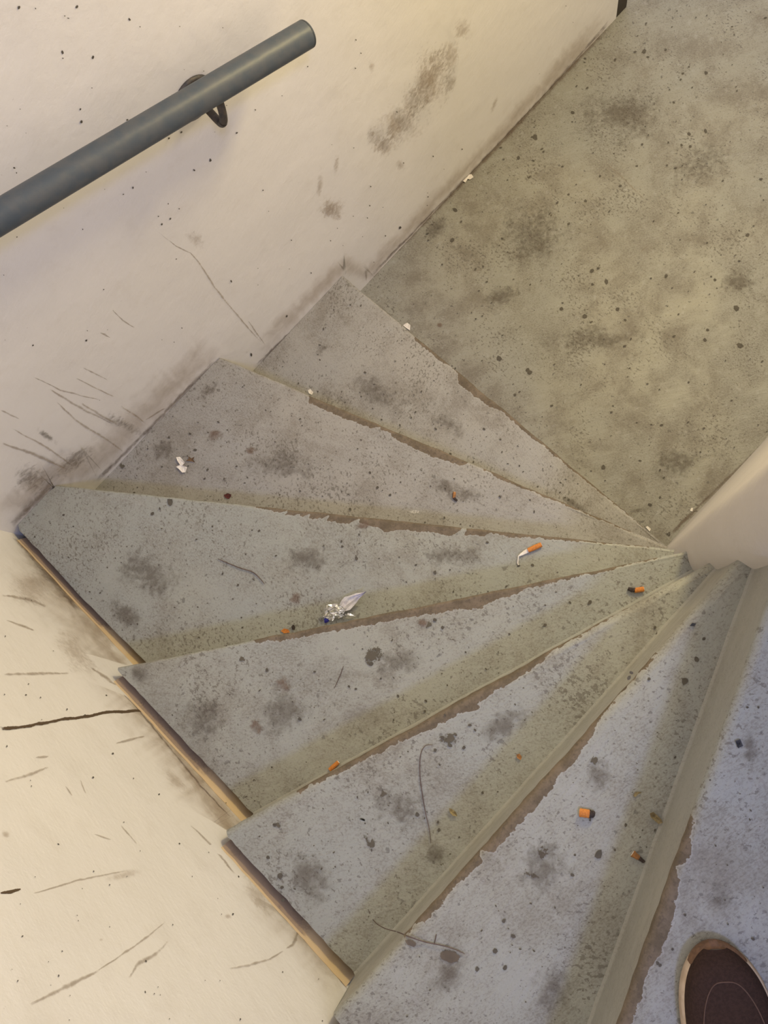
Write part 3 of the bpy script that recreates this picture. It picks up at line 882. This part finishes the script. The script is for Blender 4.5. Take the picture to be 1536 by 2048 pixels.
def butt(k, a, b_, r, label, char_at=None, mat=orange, flat=0.8, taper=1.0, paper_tail=None, wrap=True):
    """cigarette end lying from image point a to b_ on tread k"""
    z = TZ[k]
    h = r * flat
    A_, B_ = onz(*a, z + h), onz(*b_, z + h)
    base = Vector((A_.x, A_.y, z))
    root = empty('cigarette_butt', base)
    tag(root, label, 'cigarette butt', 'cigarette butts dropped on the steps')
    mb = MB(base)
    n = 10
    pts, rad = [], []
    for i in range(n + 1):
        t = i / n
        p = vlerp(A_, B_, t)
        rr_ = r * (1 + (taper - 1) * t) * (1 + 0.10 * noise.noise(Vector((t * 5, k * 3.0, r * 900))))
        p.z = z + rr_ * flat
        pts.append(p)
        rad.append(rr_)
    rad[0] *= 0.93
    rad[-1] *= 0.93
    tube(mb, pts, rad, mat, 18, flat=flat)
    mb.build('filter', root)
    mb = MB(base)
    d = (B_ - A_).normalized()
    tube(mb, [A_ - d * 0.0004 + Vector((0, 0, 0)), A_ - d * 0.0001], [r * 0.75, r * 0.8], paper, 16, flat=flat)
    mb.build('filter_tip', root)
    if char_at:
        mb = MB(base)
        C_ = onz(*char_at, z + h)
        pts, rad = [], []
        for i in range(7):
            t = i / 6
            p = vlerp(vlerp(A_, B_, 0.97), C_, t) + Vector((0.001 * noise.noise(Vector((t * 9, k, 1))), 0.001 * noise.noise(Vector((t * 9, k, 5))), 0))
            rr_ = r * taper * (1.03 - 0.35 * t + 0.25 * noise.noise(Vector((t * 7, k, 9))))
            p.z = z + max(rr_, 0.0008) * flat
            pts.append(p)
            rad.append(max(rr_, 0.0008))
        tube(mb, pts, rad, char, 14, flat=flat)
        mb.build('burnt_end', root)
    if paper_tail:
        mb = MB(base)
        L_, R_ = [], []
        Q = [onz(x, y, z + hh) for (x, y, hh, wd) in paper_tail]
        for i, q in enumerate(Q):
            d2 = Q[min(i + 1, len(Q) - 1)] - Q[max(0, i - 1)]
            nn = Vector((-d2.y, d2.x, 0)).normalized() * paper_tail[i][3]
            L_.append(q + nn)
            R_.append(q - nn)
        M_ = [(l + r2) / 2 + Vector((0, 0, 0.0012)) for l, r2 in zip(L_, R_)]
        dn = Vector((0, 0, -0.0004))
        mb.grid([L_, M_, R_, [p + dn for p in R_], [p + dn for p in M_], [p + dn for p in L_]], paper, close=False)
        mb.build('torn_paper', root)
        mb = MB(base)
        q = Q[-1]
        tube(mb, [q + Vector((-.003, .001, 0)), q, q + Vector((.002, -.003, 0))], [.0006, .0013, .0006], char, 8)
        mb.build('ash', root)
    return root


butt(3, (1083, 1089), (1056, 1101), 0.0052, 'orange cigarette butt with a long white torn paper tail', paper_tail=[
    (1058, 1100, .003, .0046), (1050, 1104, .003, .0040), (1042, 1109, .004, .0026), (1037, 1112, .005, .0014), (1036, 1119, .003, .0014), (1035, 1126, .001, .0017), (1037, 1131, .0006, .0010)])
butt(2, (909, 984), (908, 996), 0.0036, 'small tan cigarette butt with bent burnt end on the second step', (914, 1002), tan)
butt(4, (1288, 1178), (1269, 1181), 0.0048, 'orange cigarette butt with black end near the spine wall', (1256, 1177))
butt(4, (677, 1524), (659, 1540), 0.0040, 'clean orange cigarette butt leaning at the foot of the fifth riser', None)
butt(6, (1159, 1625), (1179, 1628), 0.0062, 'fat squashed orange cigarette butt with a black end on the sixth step', (1189, 1629), flat=0.62)
butt(6, (1265, 1707), (1279, 1717), 0.0050, 'crushed brown cigarette butt pointed at one end beside the paint seam', (1289, 1725), tan, 0.5, 0.6)


def scrap(name, k, pts, mat, label, cat, group=None, lift=0.0016, curl=0.002, seed=1.0):
    """thin crumpled flake with real thickness, outline measured in the photograph"""
    z = TZ[k]
    P = [onz(x, y, z) for x, y in pts]
    c = sum(P, Vector()) / len(P)
    base = Vector((c.x, c.y, z))
    mb = MB(base)
    N_ = 4
    top, rings = [], []
    for j in range(1, N_ + 1):
        t = j / N_
        rings.append([vlerp(c, p, t) for p in P])
    def hgt(p, t):
        return lift * 0.6 + curl * t * t * (0.5 + 0.9 * noise.noise(Vector((p.x * 160, p.y * 160, seed))) ) + 0.0008 * noise.noise(Vector((p.x * 400, p.y * 400, seed)))
    R3 = [[Vector((p.x, p.y, z + max(0.0005, hgt(p, (j + 1) / N_)))) for p in r] for j, r in enumerate(rings)]
    cc = Vector((c.x, c.y, z + max(.0006, lift)))
    R3 = [[cc + (p - cc) * 0.02 for p in R3[0]]] + R3
    low = [[p + Vector((0, 0, -0.0004)) for p in r] for r in reversed(R3)]
    mb.grid(R3 + low, mat, close=True)
    o = mb.build(name, smooth=False)
    tag(o, label, cat, group)
    return o


G = 'scraps of torn white paper'
scrap('paper_scrap', 0, [(924, 362), (927, 356), (934, 351), (943, 349), (947, 355), (940, 360), (936, 359), (931, 366)], paper, 'curled white paper scrap on the landing against the base of the wall', 'paper scrap', G, curl=.004, seed=2)
scrap('paper_scrap', 0, [(806, 651), (811, 648), (815, 646), (821, 651), (820, 661), (815, 658), (811, 655)], paper, 'white paper scrap on the landing below the lowest step edge', 'paper scrap', G, seed=3)
scrap('paper_scrap', 2, [(354, 915), (361, 914), (371, 926), (367, 931), (375, 935), (372, 945), (366, 946), (358, 938), (353, 934), (361, 930), (356, 922)], paper, 'notched white paper scrap in the outer corner of the second step', 'paper scrap', G, curl=.005, seed=4)
scrap('paper_scrap', 0, [(1291, 1054), (1295, 1052), (1302, 1058), (1299, 1063)], paper, 'tiny white paper scrap on the landing where the steps converge', 'paper scrap', G, curl=.001, seed=5)
scrap('paper_scrap', 0, [(1380, 1022), (1382, 1016), (1386, 1016), (1385, 1023)], paper, 'tiny white paper scrap on the landing beside the spine wall', 'paper scrap', G, curl=.001, seed=6)
scrap('paint_flake', 1, [(616, 781), (621, 778), (627, 785), (624, 790), (618, 787)], paper, 'pale paint flake at the end of the worn second nosing', 'paint flake', seed=7)
scrap('leaf_scrap', 2, [(372, 922), (378, 918), (377, 913), (383, 917), (389, 914), (387, 920), (391, 925), (383, 923)], brownbit, 'brown withered scrap lying beside the notched white paper', 'leaf scrap', seed=8)
scrap('wax_scrap', 2, [(448, 990), (455, 987), (463, 989), (462, 994), (457, 998), (450, 995)], redbit, 'dark red scrap by the back edge of the second step', 'scrap', seed=9, curl=.001)
scrap('seed', 3, [(583, 1253), (587, 1249), (591, 1254), (590, 1260), (585, 1260)], char, 'small black seed at the foot of the fourth riser', 'seed', curl=.001, lift=.003, seed=10)
scrap('filter_scrap', 3, [(562, 1262), (568, 1257), (577, 1259), (580, 1265), (568, 1267)], orange, 'orange paper flake at the foot of the fourth riser', 'paper scrap', curl=.001, seed=11)
scrap('filter_scrap', 5, [(1033, 1509), (1039, 1507), (1044, 1514), (1041, 1520), (1034, 1515)], tan, 'small tan crumb of filter alone on the fifth step', 'paper scrap', curl=.001, lift=.003, seed=12)
scrap('leaf_scrap', 6, [(1299, 1626), (1306, 1623), (1314, 1630), (1322, 1638), (1325, 1645), (1316, 1647), (1308, 1640), (1301, 1634)], olive, 'curled olive leaf scrap with a bent stalk on the sixth step', 'leaf scrap', curl=.004, lift=.003, seed=13)
scrap('leaf_scrap', 5, [(898, 1616), (904, 1618), (912, 1624), (915, 1632), (906, 1631), (900, 1624)], olive, 'olive leaf crumb in the middle of the fifth step', 'leaf scrap', curl=.003, seed=14)
scrap('plastic_scrap', 7, [(1470, 1482), (1480, 1478), (1486, 1492), (1476, 1496)], blackbit, 'black square scrap on the seventh step ahead of the shoe', 'scrap', curl=.001, seed=15)
scrap('plastic_scrap', 6, [(1379, 1252), (1384, 1246), (1392, 1247), (1389, 1253)], blackbit, 'little black square scrap on the sixth step near the spine wall', 'scrap', curl=.0008, seed=16)
scrap('leaf_scrap', 6, [(1270, 1584), (1277, 1583), (1284, 1585), (1276, 1588), (1271, 1594), (1266, 1592)], olive, 'thin brown leaf crumb above the olive leaf scrap', 'leaf scrap', curl=.001, seed=17)


def hair(pts, label, r=0.00075, cat='hair strand'):
    """pts: image x, image y, tread index, extra height"""
    ctrl = [onz(x, y, (TZ[k] if isinstance(k, int) else k) + h + r) for (x, y, k, h) in pts]
    P = []
    for i in range(len(ctrl) - 1):
        a0, a1, a2, a3 = ctrl[max(0, i - 1)], ctrl[i], ctrl[i + 1], ctrl[min(len(ctrl) - 1, i + 2)]
        for t in range(6):
            u = t / 6
            P.append(0.5 * ((2 * a1) + (a2 - a0) * u + (2 * a0 - 5 * a1 + 4 * a2 - a3) * u * u + (3 * a1 - a0 - 3 * a2 + a3) * u ** 3))
    P.append(ctrl[-1])
    mb = MB(ctrl[0])
    n = len(P)
    tube(mb, P, [r * (0.45 + 0.55 * sin(pi * i / (n - 1)) ** .5) for i in range(n)], hairm, 8)
    o = mb.build('hair_strand')
    tag(o, label, cat, 'stray hairs and fibres on the steps')
    return o


hair([(437, 1118, 3, 0), (455, 1126, 3, 0), (480, 1136, 3, .001), (505, 1144, 3, 0), (520, 1157, 3, 0), (529, 1168, 3, 0)], 'short curved dark hair on the third step', .0011)
hair([(687, 1332, 4, 0), (680, 1352, 4, .001), (669, 1376, 4, 0)], 'short straight dark hair in the middle of the fourth step', .0008)
hair([(866, 1490, 5, 0), (850, 1492, 5, .001), (841, 1512, 5, 0), (840, 1550, 5, 0), (845, 1590, 5, 0), (852, 1630, 5, 0), (858, 1655, 5, 0), (862, 1686, 5, 0)], 'long hair hooked at its top end lying on the fifth step', .0008)
hair([(736, 1818, 5, 0), (748, 1842, 5, 0), (768, 1856, .93, 0), (795, 1864, 1.01, 0), (820, 1874, 6, .001), (850, 1884, 6, 0), (875, 1889, 6, .001), (905, 1897, 6, 0), (930, 1908, 6, 0)], 'long hair draped over the edge of the sixth step', .0009)
hair([(873, 1868, 6, 0), (871, 1878, 6, .001), (868, 1890, 6, 0)], 'tiny fibre crossing the long draped hair on the sixth step', .0007)

# foil wrapper at the foot of the fourth riser
foil = plain('foil', (0.88, 0.88, 0.88), 0.16, 1.0, (0.75, 0.75, 0.75), 300, 0.3)
foil_dull = plain('foil_paper_side', (0.88, 0.86, 0.92), 0.38, 0.3, (0.76, 0.74, 0.82), 260, 0.3)
bluem = plain('blue_print', (0.03, 0.03, 0.32), 0.4, 0.2, (0.05, 0.05, 0.45), 100)
zf = TZ[3]
fb = onz(675, 1232, zf)
fo = empty('foil_wrapper', (fb.x, fb.y, zf))
tag(fo, 'crumpled silver foil wrapper at the foot of the fourth riser', 'foil wrapper')


def crumple(mb, grid_pts, mat, amp, seed, freq=90):
    rows = []
    for j, r in enumerate(grid_pts):
        row = []
        for i, (x, y, h) in enumerate(r):
            p = onz(x, y, zf + h)
            q = p * freq
            p = p + Vector((noise.noise(Vector((q.x, q.y, seed))), noise.noise(Vector((q.x, q.y, seed + 3))), 1.4 * noise.noise(Vector((q.x, q.y, seed + 7))))) * amp
            p.z = max(p.z, zf + 0.0006)
            row.append(p)
        rows.append(row)
    th = Vector((0.0002, 0.0002, -0.0003))
    mb.grid(rows, mat)
    mb.grid([[p + th for p in r] for r in rows], mat, flip=True)


def fan(cols, rows_, L_edge, R_edge, zigz, hh):
    """surface between two image polylines, pleated"""
    out_ = []
    for j in range(rows_ + 1):
        t = j / rows_
        def at(E):
            x = t * (len(E) - 1)
            i = min(int(x), len(E) - 2)
            u = x - i
            return tuple(E[i][m] + (E[i + 1][m] - E[i][m]) * u for m in range(3))
        l, r = at(L_edge), at(R_edge)
        out_.append([(l[0] + (r[0] - l[0]) * c / cols, l[1] + (r[1] - l[1]) * c / cols,
                      l[2] + (r[2] - l[2]) * c / cols + (zigz if c % 2 else 0) + hh * sin(pi * c / cols)) for c in range(cols + 1)])
    return out_


mb = MB(fo.location)
crumple(mb, fan(5, 6, [(676, 1214, .008), (684, 1197, .012), (693, 1193, .015), (706, 1188, .020), (722, 1186, .024), (732, 1182, .030)],
                [(689, 1223, .005), (701, 1219, .008), (708, 1211, .012), (716, 1199, .017), (724, 1193, .022), (733, 1183, .030)], 0.0050, 0.002), foil_dull, 0.0022, 1.0, 150)
mb.build('foil_flap', fo, smooth=False)
mb = MB(fo.location)
crumple(mb, fan(11, 9, [(643, 1230, .005), (645, 1221, .014), (654, 1211, .022), (664, 1207, .023), (676, 1208, .020), (690, 1217, .012)],
                [(648, 1238, .001), (656, 1240, .001), (664, 1241, .001), (674, 1237, .002), (684, 1235, .003), (692, 1228, .004)], 0.003, 0.006), foil, 0.0048, 12.0, 170)
crumple(mb, fan(6, 7, [(660, 1228, .014), (668, 1222, .016), (678, 1222, .014), (688, 1230, .006)],
                [(662, 1240, .003), (672, 1238, .004), (684, 1234, .004), (694, 1234, .003)], 0.004, 0.003), foil, 0.0030, 31.0, 200)
crumple(mb, fan(3, 5, [(686, 1232, .008), (694, 1226, .010), (702, 1227, .010), (710, 1232, .005)],
                [(688, 1235, .001), (692, 1236, .001), (698, 1238, .001), (708, 1235, .001)], 0.002, 0.003), foil, 0.0010, 55.0)
mb.build('foil_crumple', fo, smooth=False)
mb = MB(fo.location)
crumple(mb, fan(2, 3, [(648, 1236, .005), (652, 1236, .006), (656, 1238, .004)], [(649, 1246, .001), (652, 1246, .001), (658, 1243, .001)], 0.001, 0.001), bluem, 0.0005, 5.0)
tag(mb.build('printed_edge', fo, smooth=False), 'blue printed edge')

# ------------------------------------------------------------------ shoe
suede = plain('brown_suede', (0.052, 0.030, 0.024), 0.92, 0, (0.036, 0.022, 0.018), 300, 0.6, spec=0.15)
rubber = plain('cream_rubber', (0.62, 0.50, 0.38), 0.6, 0, (0.50, 0.38, 0.27), 60, 0.1)
toe_rubber = plain('tan_toe_welt', (0.19, 0.105, 0.06), 0.85, 0, (0.13, 0.075, 0.045), 200, 0.3)
thread = plain('stitching', (0.13, 0.075, 0.055), 0.8)
lining = plain('shoe_lining', (0.03, 0.02, 0.018), 0.9)
SD = Vector((0.66, 0.75, 0)).normalized()
SN = Vector((-SD.y, SD.x, 0))
TP = onz(1424, 1882, Z[7] + 0.012)
TP.z = 0
shoe_z = Z[7] + 0.0018
SL = 0.288
HEEL = TP - SD * SL
sbase = Vector((TP.x - SD.x * 0.14, TP.y - SD.y * 0.14, shoe_z))
shoe = empty('shoe', sbase)
tag(shoe, 'brown suede shoe with a cream rubber sole, toe pointing down the stairs', 'shoe')


def halfw(x):
    if x < 0.095:
        w_ = 0.054 * (1 - (1 - x / 0.095) ** 2.3) ** 0.55
    elif x < 0.24:
        t = (x - 0.095) / 0.145
        w_ = 0.054 - 0.018 * t * t * (3 - 2 * t)
    else:
        t = (x - 0.24) / (SL - 0.24)
        w_ = 0.036 * max(0, 1 - t ** 2.4) ** 0.5
    return w_


def sp(x, y, z):
    """shoe space: x back from the toe, y to the left, z up"""
    return TP - SD * x + SN * (y + 0.006 * sin(pi * min(1, x / 0.2)) * -1) + Vector((0, 0, shoe_z + z))


def upper_h(x):
    P = [(0, .034), (.012, .046), (.03, .053), (.06, .055), (.09, .063), (.12, .075), (.15, .090), (.20, .092), (.25, .094), (SL, .096)]
    for (x0, h0), (x1, h1) in zip(P[:-1], P[1:]):
        if x <= x1:
            return h0 + (h1 - h0) * (x - x0) / (x1 - x0)
    return P[-1][1]


XS = [SL * (0.5 - 0.5 * cos(pi * i / 70)) for i in range(71)]
XS = [min(max(x, 0.0004), SL - 0.0004) for x in XS]
outl = [(x, halfw(x)) for x in XS] + [(x, -halfw(x)) for x in reversed(XS)]
SH = 0.025
mb = MB(sbase)
lay = []
for (g_, z_) in ((-0.006, 0.0), (-0.001, 0.003), (0.0015, 0.008), (0.0, 0.018), (-0.001, SH - 0.002), (-0.004, SH)):
    lay.append([sp(x + (-(g_) if x < 0.02 else 0) * (1 - x / .02 if x < .02 else 0), y * (1 + g_ / max(abs(y), 0.012)), z_) for x, y in outl])
mb.grid(lay, rubber, close=True)
mb.face([p for p in lay[-1]], rubber)
mb.face([p for p in reversed(lay[0])], rubber)
sole = mb.build('sole', shoe)
mb = MB(sbase)
tw = [(x, y) for x, y in outl if x < 0.032]
tw = [q for q in tw if q[1] < 0][::-1][::-1]
front = [(x, -halfw(x)) for x in reversed([q for q in XS if q < 0.022])] + [(x, halfw(x)) for x in [q for q in XS if q < 0.022]]
lay = []
for (g_, z_) in ((0.0, 0.004), (0.002, 0.007), (0.003, 0.016), (0.001, 0.024), (-0.004, 0.027)):
    row = []
    for x, y in front:
        e = g_ * (1 - (x / 0.024) ** 2)
        a_ = atan2(y, 0.054 - x + 1e-6)
        row.append(sp(x - e * cos(a_), y + e * sin(a_), z_))
    lay.append(row)
mb.grid(lay, toe_rubber)
tag(mb.build('toe_guard', sole), 'tan toe guard')
mb = MB(sbase)
rows = []
for x in [0.004 + (SL - 0.009) * (0.5 - 0.5 * cos(pi * i / 60)) for i in range(61)]:
    hw = max(halfw(x + 0.001) - 0.003, 0.002)
    hgt_ = upper_h(x) - SH
    endf = min(1, max(0.02, (SL - 0.004 - x) / 0.012)) ** 0.5 if x > SL - 0.016 else 1
    f0 = min(1, (x / 0.02)) ** 0.35
    row = []
    for i in range(25):
        a = pi * i / 24
        e = 0.72 if x < 0.12 else 0.85
        cy_, cz_ = cos(a), sin(a)
        yy = hw * (abs(cy_) ** e) * (1 if cy_ > 0 else -1)
        zz = SH - 0.003 + (hgt_ * f0 * endf + 0.003) * (cz_ ** (0.8))
        row.append(sp(x, yy, zz))
    rows.append(row)
mb.grid(rows, suede)
up_ = mb.build('upper', shoe)
UR = rows


def on_upper(x, a, lift=0.0008):
    """point on the upper at distance x from the toe and arch angle a (0..1)"""
    n_ = len(UR) - 1
    t = math.acos(1 - 2 * (x - 0.004) / (SL - 0.009)) / pi * n_
    j, i = min(int(t), n_ - 1), a * 24
    i0 = min(int(i), 23)
    u, v_ = t - j, i - i0
    p = UR[j][i0] * (1 - u) * (1 - v_) + UR[j + 1][i0] * u * (1 - v_) + UR[j][i0 + 1] * (1 - u) * v_ + UR[j + 1][i0 + 1] * u * v_
    return p + Vector((0, 0, lift))


mb = MB(sbase)
seam = []
for i in range(41):
    t = i / 40
    a = 0.22 + 0.56 * t
    x = 0.034 + 0.115 * abs(2 * t - 1) ** 2.6
    seam.append(on_upper(x, a, 0.0002))
tube(mb, seam, 0.0007, thread, 8)
mb.build('toe_seam', up_)
mb = MB(sbase)
n = 36
ring = []
for i in range(n):
    a = 2 * pi * i / n
    ring.append(sp(0.215 + 0.058 * cos(a), 0.026 * sin(a), 0.094 + 0.003 * cos(a)))
tube(mb, ring + [ring[0], ring[1]], 0.005, suede, 10, cap=False)
mb.build('collar', up_)
mb = MB(sbase)
mb.face([p + Vector((0, 0, 0.001)) for p in ring], lining)
mb.build('lining', up_)
for j in range(4):
    x = 0.095 + j * 0.018
    mb = MB(sbase)
    tube(mb, [on_upper(x, 0.34 + 0.32 * t / 10, 0.0015) for t in range(11)], 0.0022, thread, 8, flat=0.7)
    mb.build('lace', up_)
